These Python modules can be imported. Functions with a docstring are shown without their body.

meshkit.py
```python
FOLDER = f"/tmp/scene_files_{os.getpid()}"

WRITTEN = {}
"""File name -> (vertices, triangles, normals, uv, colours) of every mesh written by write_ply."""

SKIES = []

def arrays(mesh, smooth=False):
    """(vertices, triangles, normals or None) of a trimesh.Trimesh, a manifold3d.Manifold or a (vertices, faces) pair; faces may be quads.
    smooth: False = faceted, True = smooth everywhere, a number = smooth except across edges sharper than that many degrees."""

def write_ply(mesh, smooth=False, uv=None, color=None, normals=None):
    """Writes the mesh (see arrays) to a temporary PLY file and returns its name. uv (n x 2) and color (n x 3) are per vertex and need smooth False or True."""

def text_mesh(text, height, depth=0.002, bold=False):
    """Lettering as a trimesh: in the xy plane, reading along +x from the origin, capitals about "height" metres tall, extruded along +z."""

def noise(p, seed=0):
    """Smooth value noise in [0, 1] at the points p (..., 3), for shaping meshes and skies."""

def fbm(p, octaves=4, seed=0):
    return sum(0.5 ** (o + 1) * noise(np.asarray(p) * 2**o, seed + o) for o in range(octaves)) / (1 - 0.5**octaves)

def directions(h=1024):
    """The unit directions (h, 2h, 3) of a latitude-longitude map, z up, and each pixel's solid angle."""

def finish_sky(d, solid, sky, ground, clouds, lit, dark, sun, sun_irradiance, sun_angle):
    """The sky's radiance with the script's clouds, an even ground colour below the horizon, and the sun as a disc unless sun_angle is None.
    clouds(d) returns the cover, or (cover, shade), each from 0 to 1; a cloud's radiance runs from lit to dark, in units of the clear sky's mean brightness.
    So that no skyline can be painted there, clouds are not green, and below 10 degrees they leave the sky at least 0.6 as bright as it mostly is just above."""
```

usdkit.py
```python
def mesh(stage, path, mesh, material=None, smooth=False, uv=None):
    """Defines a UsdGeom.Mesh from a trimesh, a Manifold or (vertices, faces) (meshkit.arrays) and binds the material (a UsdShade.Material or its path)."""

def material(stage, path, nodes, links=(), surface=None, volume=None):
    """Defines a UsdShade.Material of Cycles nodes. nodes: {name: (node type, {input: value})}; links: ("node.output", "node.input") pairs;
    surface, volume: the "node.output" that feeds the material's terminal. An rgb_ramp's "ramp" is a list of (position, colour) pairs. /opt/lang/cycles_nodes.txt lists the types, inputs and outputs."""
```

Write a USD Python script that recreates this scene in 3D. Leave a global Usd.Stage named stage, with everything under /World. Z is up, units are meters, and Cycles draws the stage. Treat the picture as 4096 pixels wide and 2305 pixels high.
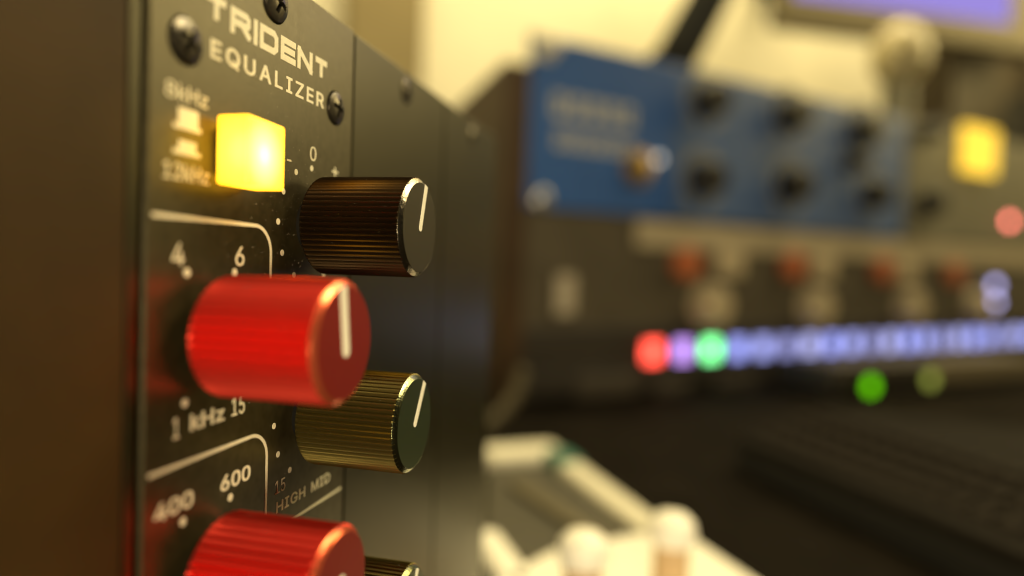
import math, random
import numpy as np, trimesh, shapely, usdkit, meshkit, manifold3d as m3
from shapely.geometry import LineString, Polygon, Point, box as sbox
from pxr import Usd, UsdGeom, UsdLux, UsdShade, Gf, Sdf

random.seed(5); RNG = np.random.default_rng(5)
stage = Usd.Stage.CreateInMemory()
UsdGeom.SetStageUpAxis(stage, 'Z'); UsdGeom.SetStageMetersPerUnit(stage, 1.0)
UsdGeom.Xform.Define(stage, '/World'); UsdGeom.Scope.Define(stage, '/World/Looks')
MM = 0.001
DESK = 110.0          # millimetres from the lens axis down to the desk top; the desk is z = 0

# ------------------------------------------------------------------ camera
YAW, PITCH, ROLL = 0.23397994, -0.0323290, 0.0318935
CAM = np.array([-49.1403, -44.1490, DESK])
FPX = 2730.0          # focal length in pixels of a 4096 px wide picture
def cam_rows():
    cy, sy, cp, sp = math.cos(YAW), math.sin(YAW), math.cos(PITCH), math.sin(PITCH)
    f = np.array([cy * cp, sy * cp, sp]); r = np.array([sy, -cy, 0]); u = np.cross(r, f)
    c, s = math.cos(ROLL), math.sin(ROLL)
    return np.array([c * r + s * u, -s * r + c * u, f])
ROWS = cam_rows()
cam = UsdGeom.Camera.Define(stage, '/World/camera')
cam.CreateHorizontalApertureAttr(36.0); cam.CreateVerticalApertureAttr(36.0 * 576 / 1024)
cam.CreateFocalLengthAttr(36.0 * FPX / 4096)
cam.CreateClippingRangeAttr(Gf.Vec2f(0.005, 50))
cam.CreateFStopAttr(36.0 * FPX / 4096 / 3.75); cam.CreateFocusDistanceAttr(0.0793)
cam.CreateExposureAttr(-0.06)
M = np.eye(4); M[0, :3], M[1, :3], M[2, :3], M[3, :3] = ROWS[0], ROWS[1], -ROWS[2], CAM * MM
cam.AddTransformOp().Set(Gf.Matrix4d(*M.ravel().tolist()))

# ------------------------------------------------------------------ lamps
def rect_light(name, pos, target, w, h, inten, col):
    l = UsdLux.RectLight.Define(stage, '/World/' + name)
    l.CreateWidthAttr(w * MM); l.CreateHeightAttr(h * MM); l.CreateIntensityAttr(inten); l.CreateColorAttr(Gf.Vec3f(*col))
    p, t = np.array(pos, float), np.array(target, float)
    z = p - t; z /= np.linalg.norm(z)
    up = np.array([0, 0, 1.]) if abs(z[2]) < .95 else np.array([0, 1., 0])
    x = np.cross(up, z); x /= np.linalg.norm(x); y = np.cross(z, x)
    m = np.eye(4); m[0, :3], m[1, :3], m[2, :3], m[3, :3] = x, y, z, p * MM
    l.AddTransformOp().Set(Gf.Matrix4d(*m.ravel().tolist()))
    return l
WARM = (1.0, 0.80, 0.38)
rect_light('ceiling_lamp', (800, -760, 1150), (450, -250, 0), 480, 480, 10.0, (1.0, 0.84, 0.50))
rect_light('desk_lamp', (110, -215, 355), (24, 0, 105), 120, 120, 16.0, (1.0, 0.80, 0.40))
rect_light('wall_lamp', (760, -40, 1000), (1000, 180, 160), 1500, 160, 22.0, (1.0, 0.81, 0.38))
rect_light('side_lamp', (-520, -190, 75), (10, 0, 100), 170, 170, 60.0, (1.0, 0.80, 0.45))
rect_light('room_lamp', (1000, -820, 620), (20, 0, 110), 520, 420, 6.0, (1.0, 0.78, 0.32))

# ------------------------------------------------------------------ frames and helpers
class Frame:
    """A local frame in millimetres: x along a front, y into it, z up."""
    def __init__(s, o, deg): s.o = np.array(o, float); s.deg = deg; a = math.radians(deg); s.e = np.array([math.cos(a), math.sin(a), 0]); s.i = np.array([-math.sin(a), math.cos(a), 0])
    def w(s, p): return s.o + p[0] * s.e + p[1] * s.i + np.array([0, 0, p[2]])
    def local(s, p): d = np.asarray(p, float) - s.o; return np.array([d @ s.e, d @ s.i, d[2]])
def ray(x, y):        # x, y in a 2576 px wide picture
    k = 4096 / 2576
    return np.array([(x * k - 2048) / FPX, -(y * k - 1152.5) / FPX, 1.0]) @ ROWS
def at(x, y, depth): return CAM + ray(x, y) * depth
def on_frame(fr, x, y, off=0.0):
    d = ray(x, y); t = ((fr.o - CAM) @ fr.i + off) / (d @ fr.i)
    return fr.local(CAM + t * d)
def on_level(x, y, z):
    d = ray(x, y); return CAM + d * ((z - CAM[2]) / d[2])

used = {}
def numbered(parent, name):
    k = used.get((parent, name), 0); used[(parent, name)] = k + 1
    return name if k == 0 else f'{name}_{k:03d}'
def keys(prim, **kw):
    for k, v in kw.items():
        if v: prim.SetCustomDataByKey(k, v)
class Thing:
    def __init__(s, name, label, cat, fr, base, group=None, kind=None):
        s.path = '/World/' + numbered('/World', name); s.base = np.array(base, float)
        x = UsdGeom.Xform.Define(stage, s.path); x.AddTranslateOp().Set(Gf.Vec3d(*(fr.w(base) * MM).tolist())); x.AddRotateZOp().Set(fr.deg)
        keys(x.GetPrim(), label=label, category=cat, group=group, kind=kind)
    def part(s, name, mesh, mat, parent=None, smooth=False, label=None, kind=None):
        par = parent or s.path; p = par + '/' + numbered(par, name)
        if parent: mesh, off = mesh, s.base
        v, f, _ = meshkit.arrays(mesh); v = (v - s.base) * MM
        g = usdkit.mesh(stage, p, trimesh.Trimesh(v, f, process=False), mat, smooth=smooth)
        keys(g.GetPrim(), label=label, kind=kind)
        return p
def single(name, mesh, mat, fr, label=None, cat=None, kind=None, group=None, smooth=False):
    p = '/World/' + numbered('/World', name)
    v, f, _ = meshkit.arrays(mesh); b = (v.min(0) + v.max(0)) / 2; b[2] = v[:, 2].min()
    g = usdkit.mesh(stage, p, trimesh.Trimesh((v - b) * MM, f, process=False), mat, smooth=smooth)
    g.AddTranslateOp().Set(Gf.Vec3d(*(fr.w(b) * MM).tolist())); g.AddRotateZOp().Set(fr.deg)
    keys(g.GetPrim(), label=label, category=cat, kind=kind, group=group)
    return p

# shapes (all in millimetres, in a frame)
def hull_box(x0, x1, y0, y1, z0, z1, r=0.3, seg=12):
    r = min(r, (x1 - x0) / 2.01, (y1 - y0) / 2.01, (z1 - z0) / 2.01)
    s = m3.Manifold.sphere(r, seg)
    return m3.Manifold.batch_hull([s.translate([x, y, z]) for x in (x0 + r, x1 - r) for y in (y0 + r, y1 - r) for z in (z0 + r, z1 - r)])
def cham_box(x0, x1, y0, y1, z0, z1, c=0.3):
    pts = []
    for x, sx in ((x0, 1), (x1, -1)):
        for y, sy in ((y0, 1), (y1, -1)):
            for z, sz in ((z0, 1), (z1, -1)):
                pts += [(x + sx * c, y + sy * c, z), (x + sx * c, y, z + sz * c), (x, y + sy * c, z + sz * c)]
    return m3.Manifold.hull_points(np.array(pts, float))
def cyl_y(cx, cz, r, y0, y1, seg=48, r2=None):     # axis along y, from y0 (r) to y1 (r2)
    c = m3.Manifold.cylinder(y1 - y0, r, r if r2 is None else r2, seg)
    return c.rotate([-90, 0, 0]).translate([cx, y0, cz])
def plate(shape, y0, y1):                           # a shapely shape in (x, z) made solid from y0 to y1
    out = []
    for g in getattr(shape, 'geoms', [shape]):
        if g.area < 1e-6: continue
        m = trimesh.creation.extrude_polygon(g, y1 - y0, engine='earcut')
        v = m.vertices.copy(); m.vertices = np.column_stack([v[:, 0], y1 - v[:, 2], v[:, 1]]); out.append(m)
    return trimesh.util.concatenate(out)
def lathe_y(cx, cz, prof, seg=48):                  # prof: (y, r) from back to front, closed at both ends
    a = np.arange(seg) / seg * 2 * math.pi; v = [[cx, prof[0][0], cz]]; f = []
    for y, r in prof: v += [[cx + r * math.sin(t), y, cz + r * math.cos(t)] for t in a]
    v.append([cx, prof[-1][0], cz]); n = len(prof)
    for j in range(seg):
        k = (j + 1) % seg; f.append([0, 1 + j, 1 + k])
        for i in range(n - 1):
            p, q = 1 + i * seg, 1 + (i + 1) * seg; f += [[p + j, q + j, q + k], [p + j, q + k, p + k]]
        f.append([1 + (n - 1) * seg + j, len(v) - 1, 1 + (n - 1) * seg + k])
    m = trimesh.Trimesh(np.array(v), np.array(f), process=False); m.fix_normals(); return m
def rod(p, q, r, seg=20):
    return trimesh.creation.cylinder(radius=r, segment=[p, q], sections=seg)

# ------------------------------------------------------------------ materials
L = '/World/Looks/'
def mat(name, col, rough=0.5, metal=0.0, spec=0.5, grain=0.0, gscale=900, bump=0.0, bscale=4000, bdist=0.00005, coat=0.0, sss=0.0, rvar=0.0, extra=None):
    n = {'p': ('principled_bsdf', {'base_color': col, 'roughness': rough, 'metallic': metal, 'specular_ior_level': spec, **({'coat_weight': coat, 'coat_roughness': 0.4} if coat else {}), **(extra or {})}),
         'g': ('texture_coordinate', {})}
    k = []
    if grain or rvar:
        n['n'] = ('noise_texture', {'scale': gscale, 'detail': 5, 'roughness': 0.6}); k.append(('g.object', 'n.vector'))
    if grain:
        n['r'] = ('rgb_ramp', {'ramp': [(0.3, tuple(c * (1 - grain) for c in col)), (0.7, tuple(min(1, c * (1 + grain)) for c in col))]})
        k += [('n.fac', 'r.fac'), ('r.color', 'p.base_color')]
    if rvar:
        n['m'] = ('map_range', {'from_min': 0.3, 'from_max': 0.7, 'to_min': rough - rvar, 'to_max': rough + rvar}); k += [('n.fac', 'm.value'), ('m.result', 'p.roughness')]
    if bump:
        n['b'] = ('noise_texture', {'scale': bscale, 'detail': 3}); n['u'] = ('bump', {'strength': bump, 'distance': bdist})
        k += [('g.object', 'b.vector'), ('b.fac', 'u.height'), ('u.normal', 'p.normal')]
    return usdkit.material(stage, L + name, n, k, surface='p.BSDF')
def glow(name, col, strength):
    return usdkit.material(stage, L + name, {'e': ('emission', {'color': col, 'strength': strength})}, [], surface='e.emission')
BLACKPAINT = mat('black_powder_paint', (0.022, 0.018, 0.0075), 0.34, spec=0.68, extra={'specular_tint': (1.0, .92, .68)}, grain=0.2, gscale=700, bump=0.3, bscale=5500, bdist=0.00004, rvar=0.03)
BLANKPAINT = mat('black_panel_paint', (0.011, 0.0095, 0.003), 0.33, spec=0.5, extra={'specular_tint': (1.0, .93, .66)}, grain=0.2, gscale=600, bump=0.3, bscale=5000, bdist=0.00004)
CHASSIS = mat('chassis_black', (0.012, 0.011, 0.010), 0.6)
CHEEK = mat('brown_cheek', (0.036, 0.020, 0.005), 0.62, spec=0.18, grain=0.25, gscale=60, bump=0.1)
PRINT = mat('printed_white', (0.72, 0.68, 0.53), 0.5, grain=0.08, gscale=2500)
SCREW = mat('black_screw', (0.11, 0.10, 0.085), 0.25, metal=0.9, spec=0.6)
SKIRT = mat('knob_skirt', (.004, .004, .004), .85, spec=.1)
MATTE = mat('matte_black_tube', (.006, .006, .006), .8, spec=.1)
REDANO = mat('red_anodised', (0.92, 0.078, 0.055), 0.40, metal=0.92, bump=0.15, bscale=9000, bdist=0.00003)
REDFACE = mat('red_anodised_face', (0.26, 0.016, 0.010), 0.5, metal=0.7, bump=0.1, bscale=9000, bdist=0.00003)
BLKANO = mat('black_anodised', (0.045, 0.028, 0.013), 0.32, metal=0.9, spec=0.6, bump=0.1, bscale=9000, bdist=0.00003)
BLKFACE = mat('black_anodised_face', (0.022, 0.018, 0.008), 0.42, spec=0.35, bump=0.1, bscale=9000)
GRNANO = mat('green_anodised', (0.15, 0.122, 0.038), 0.36, metal=0.9, bump=0.2, bscale=7000, bdist=0.00004)
GRNFACE = mat('green_anodised_face', (0.022, 0.032, 0.012), 0.4, metal=0.3, bump=0.1, bscale=9000)
POINTER = mat('pointer_white', (0.80, 0.77, 0.68), 0.5)
RIMMETAL = mat('bare_chamfer', (0.45, 0.42, 0.36), 0.35, metal=1.0)
DUST = mat('dust_grey', (0.5, 0.46, 0.38), 0.9)

# ------------------------------------------------------------------ the setting
A = Frame((0, 0, DESK), 0)                      # front of the near rack: x right, y into the rack, z from the lens axis
OB = at(1330, 300, 530.0); OB[2] = DESK
B = Frame(OB, -46.9)                            # front of the far rack
W0 = B.w((-900, 420, -DESK)); 
WALLPAINT = mat('cream_wall_paint', (0.80, 0.75, 0.58), 0.85, grain=0.05, gscale=14, bump=0.2, bscale=260, bdist=0.0006)
OLIVEPAINT = mat('olive_tan_board', (0.24, 0.19, 0.09), 0.8, grain=0.08, gscale=10)
DESKTOP = mat('dark_desk_laminate', (0.009, 0.0072, 0.0055), 0.9, spec=0.03, grain=0.35, gscale=35, bump=0.1, bscale=900)
single('wall', cham_box(-1500, 1900, 420, 480, -DESK - 700, 1400, 1), WALLPAINT, B, label='cream painted wall behind the racks, glowing in lamplight', cat='wall', kind='structure')
single('wall', cham_box(1500, 1560, -2600, 419, -DESK - 700, 1400, 1), WALLPAINT, B, label='cream painted side wall meeting the back wall beyond the racks', cat='wall', kind='structure')
single('desk', cham_box(-700, 1400, -900, 900, -DESK - 30, -DESK, 1.5), DESKTOP, A, label='dark brown laminate desk top under the racks', cat='desk', kind='structure')

# ------------------------------------------------------------------ lettering
def stroke_letters(word, x0, x1, z0, z1, w):
    """Wide square lettering drawn with strokes of width w (height units: 1 = cap height)."""
    G = {'T': (1.15, [[(0, 1), (1.15, 1)], [(.575, 1), (.575, 0)]]),
         'R': (1.15, [[(.0, 0), (.0, 1), (.95, 1), (1.08, .87), (1.08, .6), (.95, .47), (0, .47)], [(.62, .47), (1.1, 0)]]),
         'I': (0.0, [[(0, 0), (0, 1)]]),
         'D': (1.2, [[(0, 0), (0, 1), (.95, 1), (1.15, .8), (1.15, .2), (.95, 0), (0, 0)]]),
         'E': (1.0, [[(1.0, 0), (0, 0), (0, 1), (1.0, 1)], [(0, .5), (.93, .5)]]),
         'N': (1.12, [[(0, 0), (0, 1)], [(0, 1), (1.12, 0)], [(1.12, 0), (1.12, 1)]])}
    h = z1 - z0; wn = w / h; out = []; cx = 0.0; gap = wn * 1.0 + 0.18
    for ch in word:
        adv, strokes = G[ch]
        for s in strokes:
            closed = s[0] == s[-1]
            pts = [(cx + p[0], wn / 2 + p[1] * (1 - wn)) for p in s]
            l = LineString(pts).buffer(wn / 2, cap_style='square' if ch not in 'T' else 'flat', join_style='mitre', mitre_limit=1.5)
            out.append(l)
            if ch == 'T' and s[0][1] == 1 and s[-1][1] == 1: pass
        cx += adv + gap
    g = shapely.union_all(out); g = g.intersection(sbox(-5, 0, 50, 1))
    a, b, c, d = g.bounds
    g = shapely.affinity.affine_transform(g, [(x1 - x0) / (c - a), 0, 0, h / (d - b), x0 - a * (x1 - x0) / (c - a), z0 - b * h / (d - b)])
    return g.buffer(0.05).buffer(-0.05)
INK = 0.03
def word_mesh(s, x0, x1, z0, z1, bold=False, y=0.0, thick=INK, track=0.0):
    if track:                                   # letters set apart
        ms = []; c = 0
        for ch in s:
            if ch == ' ': c += 0.45 + track; continue
            m = meshkit.text_mesh(ch, 1.0, 1.0, bold); lo, hi = m.bounds; m.apply_translation([c - lo[0], 0, 0]); ms.append(m); c += hi[0] - lo[0] + track
        m = trimesh.util.concatenate(ms)
    else: m = meshkit.text_mesh(s, 1.0, 1.0, bold)
    v = m.vertices.copy(); lo, hi = v.min(0), v.max(0)
    q = np.column_stack([x0 + (v[:, 0] - lo[0]) / (hi[0] - lo[0]) * (x1 - x0), y - (v[:, 2] - lo[2]) / (hi[2] - lo[2]) * thick, z0 + (v[:, 1] - lo[1]) / (hi[1] - lo[1]) * (z1 - z0)])
    return trimesh.Trimesh(q, m.faces, process=False)
def fix(m): m.fix_normals(); return m

# ------------------------------------------------------------------ the equalizer module
TOP, BOT = 31.7, -101.6
eq = Thing('equalizer_module', 'black equalizer module with red, black and green knobs and a lit yellow button', 'equalizer', A, (19, 0, BOT))
HOLES = [(18.9, 28.3, 2.35), (4.9, 19.5, 2.25), (33.0, 19.9, 2.25), (18.9, -98.3, 2.35)]
face = cham_box(0.35, 37.95, 0, 3.0, BOT, TOP, 0.25)
for x, z, r in HOLES: face -= cyl_y(x, z, r, -0.5, 1.2, 48)
face -= hull_box(9.3, 13.9, -1, 1.6, 7.9, 12.7, .3)
eq.part('faceplate', face, BLACKPAINT)
def screw_mesh(x, z, r, slot=0.0, y=0.0):
    R = r * 1.28
    cap = m3.Manifold.sphere(R * 1.9, 96).translate([x, y - r * 0.42 + R * 1.9, z]) ^ cyl_y(x, z, r, y - 1.5, y + 1.1, 64)
    for k in range(2):
        bar = cham_box(-r * .62, r * .62, -1.2, 0.25, -r * .15, r * .15, .04).rotate([0, 45 * 0 + 90 * k + slot, 0]).translate([x, y, z])
        cap -= bar
    return cap - cyl_y(x, z, r * .3, y - 1.2, y + .4, 24, r * .05)
for (x, z, r), sl in zip(HOLES, (20, 28, 12, 0)):
    eq.part('screw', screw_mesh(x, z, r - .22, sl, 0.15), SCREW, smooth=25)
# printing
def ink(shape): return fix(plate(shape, -INK, 0.0))
eq.part('lettering', ink(stroke_letters('TRIDENT', 7.7, 30.55, 22.5, 25.15, .72)), PRINT)
eq.part('lettering', fix(word_mesh('EQUALIZER', 8.35, 29.95, 18.95, 20.95, True, track=.32)), PRINT)
for s, x0, x1, z0, z1, b in (('8kHz', 2.5, 8.05, 14.05, 15.5, False), ('12kHz', 2.35, 8.4, 6.85, 8.35, False),
        ('4', 3.6, 5.15, -.9, 1.1, False), ('6', 12.75, 14.2, -.9, 1.1, False), ('1', 4.1, 4.85, -16.9, -14.95, False), ('kHz', 6.4, 11.4, -16.65, -15.05, True),
        ('15', 12.6, 14.75, -16.55, -14.7, False), ('400', 1.9, 6.95, -23.95, -22.3, True), ('600', 11.05, 16.0, -24.05, -22.4, True),
        ('0', 26.95, 28.4, 12.2, 13.95, False), ('15', 20.85, 22.95, -27.45, -25.9, False), ('15', 20.85, 22.95, -4.0, -2.45, False),
        ('HIGH MID', 21.15, 33.85, -29.75, -28.4, True), ('HIGH', 24.2, 31.0, -6.4, -5.05, True)):
    eq.part('lettering', fix(word_mesh(s, x0, x1, z0, z1, b, track=.2 if s == 'HIGH MID' else 0)), PRINT)
eq.part('minus_sign', ink(sbox(21.85, 11.32, 22.75, 11.55)), PRINT)
eq.part('plus_sign', ink(sbox(32.5, 11.5, 34.15, 11.75).union(sbox(33.2, 11.0, 33.45, 12.25))), PRINT)
eq.part('button_out_mark', ink(sbox(4.1, 11.9, 6.75, 13.45).union(sbox(3.5, 11.5, 7.15, 11.92))), PRINT)
eq.part('button_in_mark', ink(sbox(4.2, 9.6, 6.5, 10.5).union(sbox(3.5, 9.2, 7.1, 9.62))), PRINT)
def s_line(zt, right=True):
    R = 3.0; a = np.radians(np.linspace(90, 0, 12))
    pts = [(1.25, zt)] + [(19.05 - R + R * math.cos(t), zt - R + R * math.sin(t)) for t in a]
    zb = zt - 12.2 + R * 0
    b = np.radians(np.linspace(180, 270, 12))
    pts += [(19.05 + R + R * math.cos(t), zb + R + R * math.sin(t)) for t in b] + [(36.95, zb)]
    return LineString(pts).buffer(.19, cap_style='round')
for zt in (3.47, -19.45, -42.9): eq.part('printed_line', ink(s_line(zt)), PRINT)
KN = []                                          # centre x, z, step of dots, list of angles, body look, face look, pointer angle, pointer width, inner end
for k in range(4):
    KN.append((27.4, 4.2 - 23.45 * k, 'small'))
    KN.append((9.1, -7.68 - 23.45 * k, 'big'))
for cx, cz, kind in KN[:7]:
    for a in (range(-150, 151, 30) if kind == 'small' else (-150, -30, 30, 150)):
        r = 7.05; t = math.radians(a)
        eq.part('dial_dot', ink(Point(cx + r * math.sin(t), cz + r * math.cos(t)).buffer(.36 if kind == 'small' else .42, 12)), PRINT)
def knurled(cx, cz, teeth=56, back=-1.65, front=-14.45, R=5.95, depth=.5, ch=.55):
    sub = 6; n = teeth * sub; a = np.arange(n) / n * 2 * math.pi
    saw = 0.5 + 0.5 * np.cos(a * teeth); saw = saw ** 0.75
    rings = []
    def ring(y, r): rings.append(np.column_stack([cx + r * np.sin(a), np.full(n, y), cz + r * np.cos(a)]))
    g = R - depth * (1 - saw)
    ring(back, np.full(n, R - 1.2)); ring(back, np.full(n, R - .6)); ring(back - .35, np.minimum(g, R - .12)); ring(back - .6, g)
    ring(front + ch, g); ring(front + .06, np.minimum(g - .1, R - ch)); ring(front, np.full(n, R - ch - .07)); 
    v = np.vstack(rings + [np.array([[cx, front, cz]])]); f = []
    m = len(rings); i = np.arange(n); j = (i + 1) % n
    for k in range(m - 1):
        p, q = k * n, (k + 1) * n; f += np.column_stack([p + i, q + i, q + j]).tolist() + np.column_stack([p + i, q + j, p + j]).tolist()
    f += np.column_stack([(m - 1) * n + i, np.full(n, m * n), (m - 1) * n + j]).tolist()
    b = len(v); v = np.vstack([v, [[cx, back, cz]]]); f += np.column_stack([i, j, np.full(n, b)]).tolist()
    t = trimesh.Trimesh(v, np.array(f), process=False); t.fix_normals(); return t
def ring_mesh(cx, cz, r0, y0, r1, y1, seg=96):
    a = np.arange(seg) / seg * 2 * math.pi; rs = [(r0, y0 + .1), (r0, y0), (r1, y1), (r1, y1 + .1)]
    v = np.vstack([np.column_stack([cx + r * np.sin(a), np.full(seg, y), cz + r * np.cos(a)]) for r, y in rs]); f = []; i = np.arange(seg); j = (i + 1) % seg
    for k in range(4): p, q = k * seg, ((k + 1) % 4) * seg; f += np.column_stack([p + i, q + i, q + j]).tolist() + np.column_stack([p + i, q + j, p + j]).tolist()
    return trimesh.Trimesh(v, np.array(f), process=False)
RIMS = {'b': mat('cut_rim_black', (.33, .30, .25), .22, metal=1.0, bump=.5, bscale=3000, bdist=.0001), 'r': mat('cut_rim_red', (.95, .20, .09), .22, metal=.8, bump=.3, bscale=3000, bdist=.00006), 'g': mat('cut_rim_green', (.34, .37, .22), .2, metal=1.0, bump=.4, bscale=3000, bdist=.0001)}
body_key = 'brgrgrg'
looks = {0: (BLKANO, BLKFACE, 17, .9, 0.0), 1: (REDANO, REDFACE, -8, 1.25, -.75), 2: (GRNANO, GRNFACE, 32, .9, 0.0), 3: (REDANO, REDFACE, 205, 1.25, -.75), 4: (GRNANO, GRNFACE, 24, .9, 0.0), 5: (REDANO, REDFACE, 10, 1.25, -.75), 6: (GRNANO, GRNFACE, 0, .9, 0.0)}
nm = {0: 'ribbed black knob', 1: 'upper ribbed red knob', 2: 'ribbed olive green knob', 3: 'lower ribbed red knob', 4: 'lowest green knob'}
for k, (cx, cz, kind) in enumerate(KN[:7]):
    body, fc, ang, wd, inner = looks[k]
    p = eq.part('knob', knurled(cx, cz, 56 if kind == 'small' else 40, depth=.45 if kind == 'small' else .75), body, smooth=28, label=nm.get(k))
    eq.part('knob_face', lathe_y(cx, cz, [(-14.40, 5.30), (-14.475, 5.30), (-14.485, 5.25)], 64), fc, parent=p)
    eq.part('rim', fix(ring_mesh(cx, cz, 5.80, -14.03, 5.32, -14.47)), RIMS[body_key[k]], parent=p, smooth=True)
    eq.part('skirt', lathe_y(cx, cz, [(0.0, 3.3), (-1.75, 3.2)], 48), SKIRT, parent=p)
    l = LineString([(0, inner), (0, 5.35)]).buffer(wd / 2, cap_style='round').intersection(Point(0, 0).buffer(5.36, 32))
    l = shapely.affinity.translate(shapely.affinity.rotate(l, -ang, origin=(0, 0)), cx, cz)
    eq.part('pointer', fix(plate(l, -14.53, -14.48)), POINTER, parent=p)
# the lit button: a translucent cap with a lamp inside, hottest in front of the lamp
YB = usdkit.material(stage, L + 'lit_yellow_cap', {
    'g': ('geometry', {}), 'd': ('mix', {'mix_type': 'subtract', 'fac': 1.0, 'color2': tuple(((A.w((11.2, -3.6, 10.2))) * MM).tolist())}),
    'm': ('mapping', {'mapping_type': 'vector', 'scale': (1 / .0080, 1 / .0080, 1 / .0085)}), 't': ('gradient_texture', {'gradient_type': 'quadratic_sphere'}),
    'r': ('rgb_ramp', {'ramp': [(0, (3.0, .85, 0.0)), (.12, (4.2, 1.6, .02)), (.35, (5.2, 2.8, .12)), (.7, (5.8, 3.9, .6)), (1, (6.4, 5.2, 1.5))]}), 'e': ('emission', {'strength': 1.0}),
    'p': ('principled_bsdf', {'base_color': (.5, .35, .03), 'roughness': .35}), 'a': ('add_closure', {})},
    [('g.position', 'd.color1'), ('d.color', 'm.vector'), ('m.vector', 't.vector'), ('t.fac', 'r.fac'), ('r.color', 'e.color'), ('e.emission', 'a.closure1'), ('p.BSDF', 'a.closure2')], surface='a.closure')
eq.part('button', hull_box(8.5, 14.75, -4.15, -.75, 7.05, 13.6, .22), YB, smooth=40, label='lit yellow push button')
eq.part('button_stem', cham_box(9.6, 13.6, -.9, 1.5, 8.2, 12.4, .1), CHASSIS)
# dust
ds = []
for _ in range(300):
    if random.random() < .75: cx, cz = random.gauss(23, 5), random.gauss(6, 6)
    else: cx, cz = random.uniform(2, 37), random.uniform(-45, 30)
    if not (0.6 < cx < 37.6 and cz < 31): continue
    r = random.uniform(.012, .032) * (1.7 if random.random() < .06 else 1)
    t = trimesh.creation.icosphere(0, r); t.apply_scale([random.uniform(.6, 2), .6, random.uniform(.6, 2)]); t.apply_translation([cx, -r * .3, cz]); ds.append(t)
eq.part('dust', trimesh.util.concatenate(ds), DUST, kind='stuff')
ds = []
for k, (cx, cz, kind) in enumerate(KN[:5]):
    for _ in range(26):
        a = random.uniform(-2.2, 1.6); y = random.uniform(-13.5, -2); r = random.uniform(.014, .03)
        t = trimesh.creation.icosphere(0, r); t.apply_translation([cx + 5.96 * math.sin(a), y, cz + 5.96 * math.cos(a)]); ds.append(t)
eq.part('dust', trimesh.util.concatenate(ds), DUST, kind='stuff')

# ------------------------------------------------------------------ the rest of the near rack
for i, (x0, lab) in enumerate(((38.3, 'plain black blank panel next to the equalizer, small screw near its top'), (76.4, 'plain black blank panel at the far end of the near rack'))):
    bp = Thing('blank_panel', lab, 'blank panel', A, (x0 + 19, 0, BOT), group='blank panels in the near rack')
    pl = cham_box(x0, x0 + 37.8, 0.1, 3.0, BOT, TOP - .25, .25)
    for z in (28.4, -98.3): pl -= cyl_y(x0 + 18.6, z, 2.3, -.5, 1.2, 40)
    bp.part('faceplate', pl, BLANKPAINT)
    for z in (28.4, -98.3): bp.part('screw', screw_mesh(x0 + 18.6, z, 2.05, 30 + 40 * i, .5), SCREW, smooth=25)
rk = Thing('near_rack', 'black steel rack frame with brown side cheek holding the equalizer', 'rack', A, (57, 80, -DESK))
rk.part('chassis', cham_box(-.2, 114.4, 3.6, 160, -DESK, TOP - .8, .4), CHASSIS)
rk.part('edge_strip', cham_box(-1.75, -.42, -.05, 6, -DESK, TOP + .6, .18), BLANKPAINT)
rk.part('side_cheek', cham_box(-26, -1.8, -.2, 160, -DESK, TOP + 2, .3), CHEEK)

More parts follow.
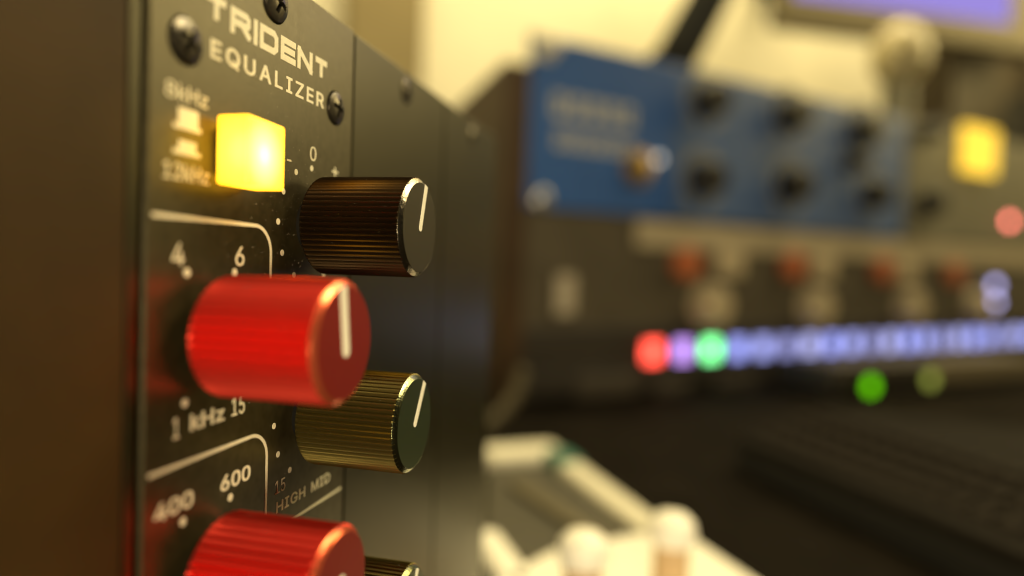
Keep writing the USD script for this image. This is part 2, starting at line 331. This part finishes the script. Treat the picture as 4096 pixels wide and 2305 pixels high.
# ------------------------------------------------------------------ the far rack, out of focus
BLUE = mat('blue_panel_enamel', (0.032, 0.105, 0.36), 0.42, spec=0.5, grain=0.06, gscale=40)
SILVER = mat('olive_grey_panel', (0.20, 0.19, 0.14), 0.5, metal=0.2, grain=0.1, gscale=30)
BROWNPANEL = mat('brown_grey_panel', (0.075, 0.062, 0.042), 0.5, grain=0.15, gscale=30)
BEIGE = mat('beige_strip', (0.40, 0.34, 0.23), 0.6, grain=0.1, gscale=30)
DARKPANEL = mat('dark_lower_panel', (0.030, 0.025, 0.020), 0.5, grain=0.2, gscale=25)
BLACKKNOB = mat('black_plastic', (0.012, 0.011, 0.011), 0.35)
BRASS = mat('brass', (0.55, 0.38, 0.16), 0.35, metal=0.9)
RINGP = mat('faded_print', (0.22, 0.22, 0.21), 0.6)
GREYPRINT = mat('grey_print', (0.45, 0.45, 0.43), 0.6)
CREAMKNOB = mat('cream_plastic', (0.48, 0.40, 0.26), 0.5)
ORANGE = mat('orange_plastic', (0.45, 0.12, 0.04), 0.45)
ZINC = mat('zinc_metal', (0.5, 0.48, 0.44), 0.35, metal=0.8)
def zB(x, y): return on_frame(B, x, y)[2]
def tB(x, y): return on_frame(B, x, y)[0]
zt, zb = zB(1345, 82), zB(1345, 524)
wide = 885
blue = Thing('blue_rack_unit', 'blue rack unit with two rows of black knobs', 'rack unit', B, (220, 0, zb))
blue.part('front_panel', cham_box(0, 500, 0, 4, zb + 1, zt, .8), BLUE)
blue.part('case', cham_box(6, 494, 4.5, 150, zb + 1.5, zt - 30, .8), CHASSIS)
a_ = on_frame(B, 1378, 105); blue.part('corner_bracket', cham_box(1, 20, -2, .5, a_[2] - 15, zt - 1, .6), GREYPRINT)
for x, y in ((1390, 118), (1362, 500)):
    p = on_frame(B, x, y); blue.part('screw', lathe_y(p[0], p[2], [(0, 7), (-1.5, 7), (-3, 4.5)], 24), ZINC, smooth=30)
for y0, y1, x0, x1, n in ((208, 292, 1392, 1608, 5), (306, 366, 1398, 1600, 7)):
    a, b = on_frame(B, x0, y0), on_frame(B, x1, (y0 + y1) / 2); h = abs(zB(x0, y0) - zB(x0, y1)) * .72; zc = zB(x0, (y0 + y1) / 2) - 4
    st = (b[0] - a[0]) / n
    g = shapely.union_all([sbox(a[0] + i * st, zc - h / 2, a[0] + i * st + st * .72, zc + h / 2).difference(sbox(a[0] + i * st + st * .22, zc - h * .2, a[0] + i * st + st * .5, zc + h * .28)) for i in range(n)])
    blue.part('logo_print', fix(plate(g, -.15, 0)), GREYPRINT)
a_ = on_frame(B, 1700, 300); blue.part('sheen_plate', cham_box(a_[0], 499, -.4, .5, zb + 2, zt - 1.5, .2), mat('pale_blue_sheen', (.065, .13, .33), .40, spec=.6, grain=.08, gscale=30))  # lighter plate paints in the grey reflection on the glossy blue panel
for i, (x, y, r) in enumerate(((1775, 256, 15), (1985, 290, 16), (2168, 327, 17), (1765, 452, 16), (1985, 468, 17), (2190, 490, 15), (2140, 410, 9))):
    p = on_frame(B, x, y)
    g = Point(p[0], p[2]).buffer(r * 1.75, 32).difference(Point(p[0], p[2]).buffer(r * 1.38, 32)).difference(sbox(p[0] - 6, p[2] - 40, p[0] + 6, p[2]))
    blue.part('dial_ring', fix(plate(g, -.6, -.3)), RINGP)
    k = blue.part('knob', lathe_y(p[0], p[2], [(-.3, r * 1.15), (-4, r * 1.12), (-5, r), (-19, r * .92), (-20.5, r * .82)], 40), BLACKKNOB, smooth=30)
    blue.part('knob_cap', lathe_y(p[0], p[2], [(-20.5, r * .55), (-21.2, r * .5)], 32), BLACKKNOB, parent=k)
p = on_frame(B, 1602, 425); blue.part('glint_disc', lathe_y(p[0], p[2], [(0, 15), (-3, 15), (-4, 12.5), (-4.2, 9), (-7, 8.5), (-7.5, 6.5)], 36), BRASS, smooth=30)  # brass disc added to give a warm specular highlight
p = on_frame(B, 1655, 400); blue.part('lamp_or_glint', lathe_y(p[0], p[2], [(0, 3), (-2, 2.6), (-3, 1.5)], 20), glow('pale_glint', (.75, .70, .58), 2.4), smooth=40)  # emissive dot painted in for a pale specular highlight, not a lamp

sil = Thing('grey_rack_unit', 'olive grey rack unit with a glowing yellow square button', 'rack unit', B, (665, 0, zb))
sil.part('front_panel', cham_box(504, wide, 0, 4, zb + 1, zt, .8), SILVER)
sil.part('case', cham_box(510, wide - 6, 4.5, 250, zb + 1.5, zt - 2, .8), CHASSIS)
p = on_frame(B, 2455, 380)
sil.part('button', hull_box(p[0] - 36, p[0] + 36, -8, 2, p[2] - 28, p[2] + 28, 2), glow('amber_button', (1.0, .62, .06), 1.7), label='glowing amber square button')
p = on_frame(B, 2538, 557); sil.part('lamp_or_glint', lathe_y(p[0], p[2], [(0, 6), (-2, 5.5), (-4, 3)], 24), glow('red_lamp', (1.0, .20, .16), 8), label='red signal lamp')
p = on_frame(B, 2342, 312); sil.part('lamp_or_glint', lathe_y(p[0], p[2], [(0, 2.5), (-1, 2.2), (-2, 1)], 24), glow('dim_glint', (.5, .48, .36), 5))  # small glow stands in for a faint glint on the panel
for x, y, r in ((2330, 512, 15), (2330, 330, 11)):
    p = on_frame(B, x, y); sil.part('knob', lathe_y(p[0], p[2], [(-.3, r * 1.1), (-5, r), (-17, r * .92), (-18.5, r * .8)], 36), BLACKKNOB, smooth=30)

# brown console: beige strip, two rows of buttons
z1 = zB(1345, 826)
con = Thing('button_console', 'brown console with a beige strip, orange buttons and cream knobs', 'console', B, (442, 0, z1))
con.part('front_panel', cham_box(0, wide, 1, 6, z1 + .5, zb, .8), BROWNPANEL)
con.part('case', cham_box(6, wide - 6, 6.5, 250, z1 + 1, zb - .5, .8), CHASSIS)
t0 = tB(1600, 580); za, zc = zB(1600, 552), zB(1600, 622)
con.part('legend_strip', cham_box(t0, wide - 2, -1.5, 2, zc, za, .6), BEIGE)
p = on_frame(B, 1422, 742); con.part('round_plate', hull_box(p[0] - 9, p[0] + 9, -1.5, 2, p[2] - 16, p[2] + 16, 1.5), mat('grey_plate', (.42, .37, .29), .6))
for x, y in ((1722, 662), (1990, 668), (2215, 680), (2395, 690)):
    p = on_frame(B, x, y); con.part('orange_button', lathe_y(p[0], p[2], [(1, 15), (-6, 14.5), (-8, 12.5)], 28), ORANGE, smooth=30)
for x, y in ((1830, 660), (2065, 672), (2275, 682)):
    p = on_frame(B, x, y); con.part('cream_button', hull_box(p[0] - 17, p[0] + 17, -6, 2, p[2] - 13, p[2] + 13, 1.5), CREAMKNOB)
for x, y in ((1780, 768), (2042, 772), (2280, 772), (2450, 772)):
    p = on_frame(B, x, y); r = 19; con.part('cream_knob', lathe_y(p[0], p[2], [(1, r * 1.1), (-5, r), (-14, r * .92), (-16, r * .8)], 36), CREAMKNOB, smooth=30)

# row of lamps
z2 = zB(1345, 935)
led = Thing('lamp_strip', 'long dark strip with a row of blue lamps, first ones red and green', 'light strip', B, (442, 0, z2))
led.part('front_panel', cham_box(0, wide, 0, 5, z2 + .5, z1, .8), DARKPANEL)
led.part('case', cham_box(6, wide - 6, 5.5, 250, z2 + 1, z1 - .5, .8), CHASSIS)
ta, tg = tB(1641, 890), tB(1787, 880); pitch = (tg - ta) / 2; zl = zB(1641, 886)
LBLUE, LRED, LGRN, LPINK = glow('blue_lamp', (.42, .45, 1.0), 1.75), glow('red_row_lamp', (1.0, .08, .05), 4.6), glow('green_row_lamp', (.22, 1.0, .33), 3.8), glow('pink_lamp', (.62, .34, 1.0), 2.1)
LBLUES = [LBLUE, glow('blue_lamp_dim', (.44, .45, .95), 1.2), glow('blue_lamp_pale', (.52, .53, 1.0), 1.7), glow('blue_lamp_deep', (.36, .40, 1.0), 1.95)]
k = 0
while ta + k * pitch < wide - 18:
    t = ta + k * pitch; m = LRED if k == 0 else LGRN if k == 2 else LPINK if k == 1 else LBLUES[(k * 5) % 4]
    led.part('lamp', hull_box(t - 9, t + 9, -3, 1, zl - 9, zl + 9, 1.5), m, label='red lamp' if k == 0 else 'green lamp' if k == 2 else None); k += 1
for x, y in ((2503, 718), (2503, 760)):
    p = on_frame(B, x, y); con.part('blue_indicator', lathe_y(p[0], p[2], [(1, 6), (-2, 5.5), (-4, 3)], 24), glow('pale_blue_lamp_%d' % y, (.42, .40, .75), 4.5), smooth=40)

# lowest unit
z3 = -DESK + 4
low = Thing('lower_rack_unit', 'dark lower rack unit resting on the desk under the lamp strip', 'rack unit', B, (442, 0, z3))
low.part('front_panel', cham_box(0, wide, 0, 5, z3, z2, .8), DARKPANEL)
low.part('case', cham_box(6, wide - 6, 5.5, 250, z3 + .5, z2 - .5, .8), CHASSIS)
for x0, x1, y0, y1 in ((1450, 1600, 950, 990), (1650, 1730, 960, 1000), (1800, 1900, 950, 1000), (1960, 2060, 950, 1000)):
    a, b = on_frame(B, x0, y0), on_frame(B, x1, y1); low.part('switch_plate', cham_box(a[0], b[0], -2, 1, b[2], a[2], .5), mat('plate_%d' % x0, (.06, .05, .038), .5))

# small interface box on the desk in front of the far rack
PC = at(2100, 960, 600.0); C = Frame((PC[0], PC[1], DESK), -52)
box_ = Thing('audio_interface', 'low dark audio interface with two green lamps standing on the desk', 'audio interface', C, (130, 40, -DESK))
box_.part('case', hull_box(0, 300, 0, 60, -DESK + 3, -DESK + 32, 2.5), DARKPANEL)
q0 = on_frame(C, 2350, 890); q1 = on_frame(C, 2345, 955)
box_.part('label_plate', cham_box(q0[0], 296, -1, .5, q1[2] - 2, -DESK + 31, .3), mat('tan_plate', (.20, .165, .10), .6))
for k in range(4): box_.part('foot', cyl_y(0, 0, 6, 0, 3.2, 20).rotate([90, 0, 0]).translate([14 + 270 * (k % 2), 14 + 34 * (k // 2), -DESK]), BLACKKNOB)
for x, y, c_, st_ in ((2190, 972, (.22, 1.0, .0), 1.5), (2340, 955, (.55, .62, .10), 1.0)):
    p = on_frame(C, x, y); box_.part('lamp_or_glint', lathe_y(p[0], p[2], [(1, 7), (-1, 6.6), (-2.5, 4)], 24), glow('green_lamp_%d' % x, c_, st_), smooth=40)

# side cheek of the far rack, its top sloping away
cheek_pts = []
for x, y, d in ((1350, 165, 5), (1350, 165, 5)): pass
fs = Thing('far_rack', 'dark brown wooden side cheek of the far rack, top sloping', 'rack', B, (-12, 60, -DESK))
def on_side(x, y):                                # on the plane of the cheek's outer face: local x = -24
    d = ray(x, y); n = B.e; t = ((B.w((-24, 0, 0)) - CAM) @ n) / (d @ n); return B.local(CAM + t * d)
pr = Polygon([(-4, -DESK), (-4, zB(1345, 172)), (150, zB(1345, 172) - 34), (150, -DESK)])
m = trimesh.creation.extrude_polygon(pr, 22, engine='earcut'); v = m.vertices.copy()
m.vertices = np.column_stack([-24 + v[:, 2], v[:, 0], v[:, 1]]); fs.part('side_cheek', fix(m), mat('dark_walnut', (.05, .026, .010), .5, grain=.3, gscale=25))

# ------------------------------------------------------------------ behind and above
T = lambda x: on_frame(B, x, 100, 400)[0]
single('wall_board', cham_box(T(870) , T(1062), 395, 419, -DESK, 1000, 2), OLIVEPAINT, B, label='tall olive tan board standing against the cream wall behind the rack', cat='board')
boomA, boomB = at(1830, -90, 900), at(1690, 165, 860)
I0 = Frame((0, 0, 0), 0)
arm = Thing('boom_arm', 'black slanting boom arm crossing the cream wall above the blue unit', 'arm', I0, boomB)
arm.part('tube', rod(boomA + (boomA - boomB) * 1.5, boomB, 27), MATTE, smooth=30)
arm.part('clamp', rod(boomB + np.array([0, 0, 12]), boomB - np.array([0, 0, 60]), 30), MATTE, smooth=30)
c = at(2262, 140, 830)
lp = Thing('globe_lamp', 'round pale globe lamp behind the rack beside the yellow wall', 'lamp', I0, c - np.array([0, 0, 60]))
s = trimesh.creation.icosphere(3, 33); s.apply_scale([1, 1, 1.2]); s.apply_translation(c)
lp.part('globe', s, mat('opal_glass', (.52, .45, .26), .3), smooth=True)
lp.part('base', trimesh.creation.cylinder(18, segment=[c - np.array([0, 0, c[2] - DESK - zt + 2]), c - np.array([0, 0, 36])]), SILVER, smooth=30)
# monitor
P0 = at(2060, 0, 930); MF = Frame((P0[0], P0[1], 0), math.degrees(YAW) - 77.4)
mo = Thing('monitor', 'monitor with a violet screen and tan lower bezel at the top corner', 'monitor', MF, (160, 0, P0[2] - 36))
tz = P0[2]
mo.part('screen', cham_box(-40, 318, -1, 3, tz, tz + 300, .4), glow('violet_screen', (.36, .28, .78), 1.0))
mo.part('bezel', (cham_box(-52, 420, -2, 24, tz - 36, tz + 312, 2) - m3.Manifold.cube([358, 60, 300]).translate([-40, -30, tz])), mat('tan_bezel', (.17, .14, .07), .5))
mo.part('back', cham_box(-45, 413, 24.5, 50, tz - 30, tz + 302, 3), CHASSIS)
mo.part('wall_mount', cham_box(80, 120, 51, 300, tz + 130, tz + 170, 3), CHASSIS)
sp = Thing('dark_speaker', 'dark brown speaker box behind the grey rack unit under the monitor', 'speaker', B, (800, 150, zt))
q = on_frame(B, 2400, 130, 120); 
sp.part('cabinet', hull_box(q[0], q[0] + 420, 120, 210, zt - 40, q[2] + 30, 5), mat('speaker_brown', (.055, .038, .018), .6, grain=.2, gscale=20))
sp.part('cone', lathe_y(q[0] + 210, zt + 60, [(119, 70), (117, 72), (117, 66), (125, 30), (122, 10)], 40), CHASSIS, smooth=30)

# ------------------------------------------------------------------ desk top things
WHITE = mat('white_plastic', (.90, .88, .82), .4, sss=0)
WHITE2 = mat('ivory_plastic', (.74, .71, .60), .45)
zt_ = 13.0                                         # height of the frame's top above the desk
def D(x, y, z=zt_): return on_level(x, y, z)
wf = Thing('white_framed_controller', 'white framed controller with dark inset plate and two round white knobs', 'controller', I0, D(1500, 1300, 0))
def bar(p, q, w, z0, z1, r=3):
    p, q = np.array(p[:2]), np.array(q[:2]); s = m3.Manifold.sphere(r, 20); d = (q - p) / np.linalg.norm(q - p); n = np.array([-d[1], d[0]]) * (w / 2 - r)
    return m3.Manifold.batch_hull([s.translate([*(b + k * n), z]) for b in (p, q) for k in (1, -1) for z in (z0 + r, z1 - r)])
wf.part('back_bar', bar(D(1232, 1135), D(1392, 1125), 22, 0, 14, 4), WHITE2, smooth=40)
wf.part('side_bar', bar(D(1432, 1160), D(1660, 1330), 13, 0, zt_, 3), WHITE2, smooth=40)
wf.part('side_bar', bar(D(1222, 1335), D(1310, 1455), 12, 0, zt_, 4), WHITE, smooth=40)
fp = [D(1270, 1455), D(1400, 1385), D(1600, 1345), D(1730, 1350), D(1880, 1450), D(2100, 1600), D(1200, 1620)]
s5 = m3.Manifold.sphere(3, 16)
wf.part('front_plate', m3.Manifold.batch_hull([s5.translate([p[0], p[1], z]) for p in fp for z in (3, zt_ - 3)]), WHITE, smooth=40)
ip = [D(1240, 1180, 6), D(1400, 1165, 6), D(1630, 1350, 6), D(1580, 1420, 6), D(1320, 1430, 6), D(1230, 1330, 6)]
wf.part('inset_plate', m3.Manifold.batch_hull([s5.translate([p[0], p[1], z]) for p in ip for z in (3.2, 5)]), mat('slate_plate', (.055, .05, .036), .5))
a, b = D(1300, 1220, 9), D(1560, 1390, 9)
wf.part('groove_rail', bar(a, b, 10, 8.5, 11, 1), mat('slate_rail', (.10, .085, .05), .5))
wf.part('joint', bar(D(1402, 1140), D(1432, 1160), 14, 1, zt_ + 2, 3), mat('teal_plastic', (.02, .14, .11), .5))
for x, y in ((1690, 1335), (1468, 1385)):
    p = on_level(x, y, zt_ + 22)
    k = wf.part('knob', lathe_y(0, 0, [(0, 5.5), (-20, 5.0)], 32).apply_transform(np.array([[1, 0, 0, p[0]], [0, 0, 1, p[1]], [0, -1, 0, zt_ - .5], [0, 0, 0, 1.]])), mat('peach_plastic_%d' % x, (.60, .42, .24), .5), smooth=30)
    wf.part('knob_cap', lathe_y(0, 0, [(-19, 6.2), (-22, 7), (-25, 6.4), (-27, 4.5), (-28, 1.5)], 36).apply_transform(np.array([[1, 0, 0, p[0]], [0, 0, 1, p[1]], [0, -1, 0, zt_ - .5], [0, 0, 0, 1.]])), WHITE, parent=k, smooth=60)
# a flat dark slab to the right
sl = [on_level(1870, 1125, 14), on_level(2700, 1490, 14), on_level(2800, 1130, 14), on_level(2080, 1045, 14)]
s6 = m3.Manifold.sphere(2, 12)
KEYM = mat('dark_keycap', (.022, .018, .015), .8, spec=.06)
kb = Thing('keyboard', 'dark flat keyboard with grey brown keys and a black front edge on the desk', 'keyboard', I0, on_level(2300, 1200, 0))
kb.part('top_plate', m3.Manifold.batch_hull([s6.translate([p[0], p[1], z]) for p in sl for z in (15, 18)]), mat('taupe_plate', (.010, .0085, .007), .8, spec=.05, grain=.15, gscale=30))
kb.part('base', m3.Manifold.batch_hull([s6.translate([p[0], p[1], z]) for p in sl for z in (2, 12.5)]), mat('black_rubber', (.006, .006, .006), .6))

u_, v_ = sl[3] - sl[0], sl[1] - sl[0]
ang = math.degrees(math.atan2(v_[1], v_[0])); KF = Frame((sl[0][0], sl[0][1], 0), ang)
n_ = 14; w_ = np.linalg.norm(v_) * .94 / n_
for r_ in range(4):
    for k in range(n_):
        o = sl[0] + v_ * (.03 + .94 * (k + .5) / n_) + u_ * (.14 + .2 * r_)
        if np.linalg.norm(o - CAM) > 900: continue
        h_ = w_ * .42
        kb.part('key', m3.Manifold.hull_points(np.array([[a, b, c] for a, b, c in [(-h_, -h_, 0), (h_, -h_, 0), (h_, h_, 0), (-h_, h_, 0), (-h_ * .8, -h_ * .8, 5), (h_ * .8, -h_ * .8, 5), (h_ * .8, h_ * .8, 5), (-h_ * .8, h_ * .8, 5)]])).rotate([0, 0, ang]).translate([o[0], o[1], 18.01]), KEYM)

ca = [at(1312, 940, 455), at(1300, 990, 450), at(1262, 1040, 440), at(1215, 1085, 430), at(1190, 1110, 425)]
cb = Thing('cable', 'tan cable hanging down behind the white framed controller', 'cable', I0, ca[-1])
cb.part('sleeve', m3.Manifold.batch_boolean([m3.Manifold.batch_hull([m3.Manifold.sphere(4.5, 20).translate(list(map(float, p))) for p in (ca[i], ca[i + 1])]) for i in range(4)], m3.OpType.Add), mat('tan_cable', (.055, .042, .018), .7), smooth=40)
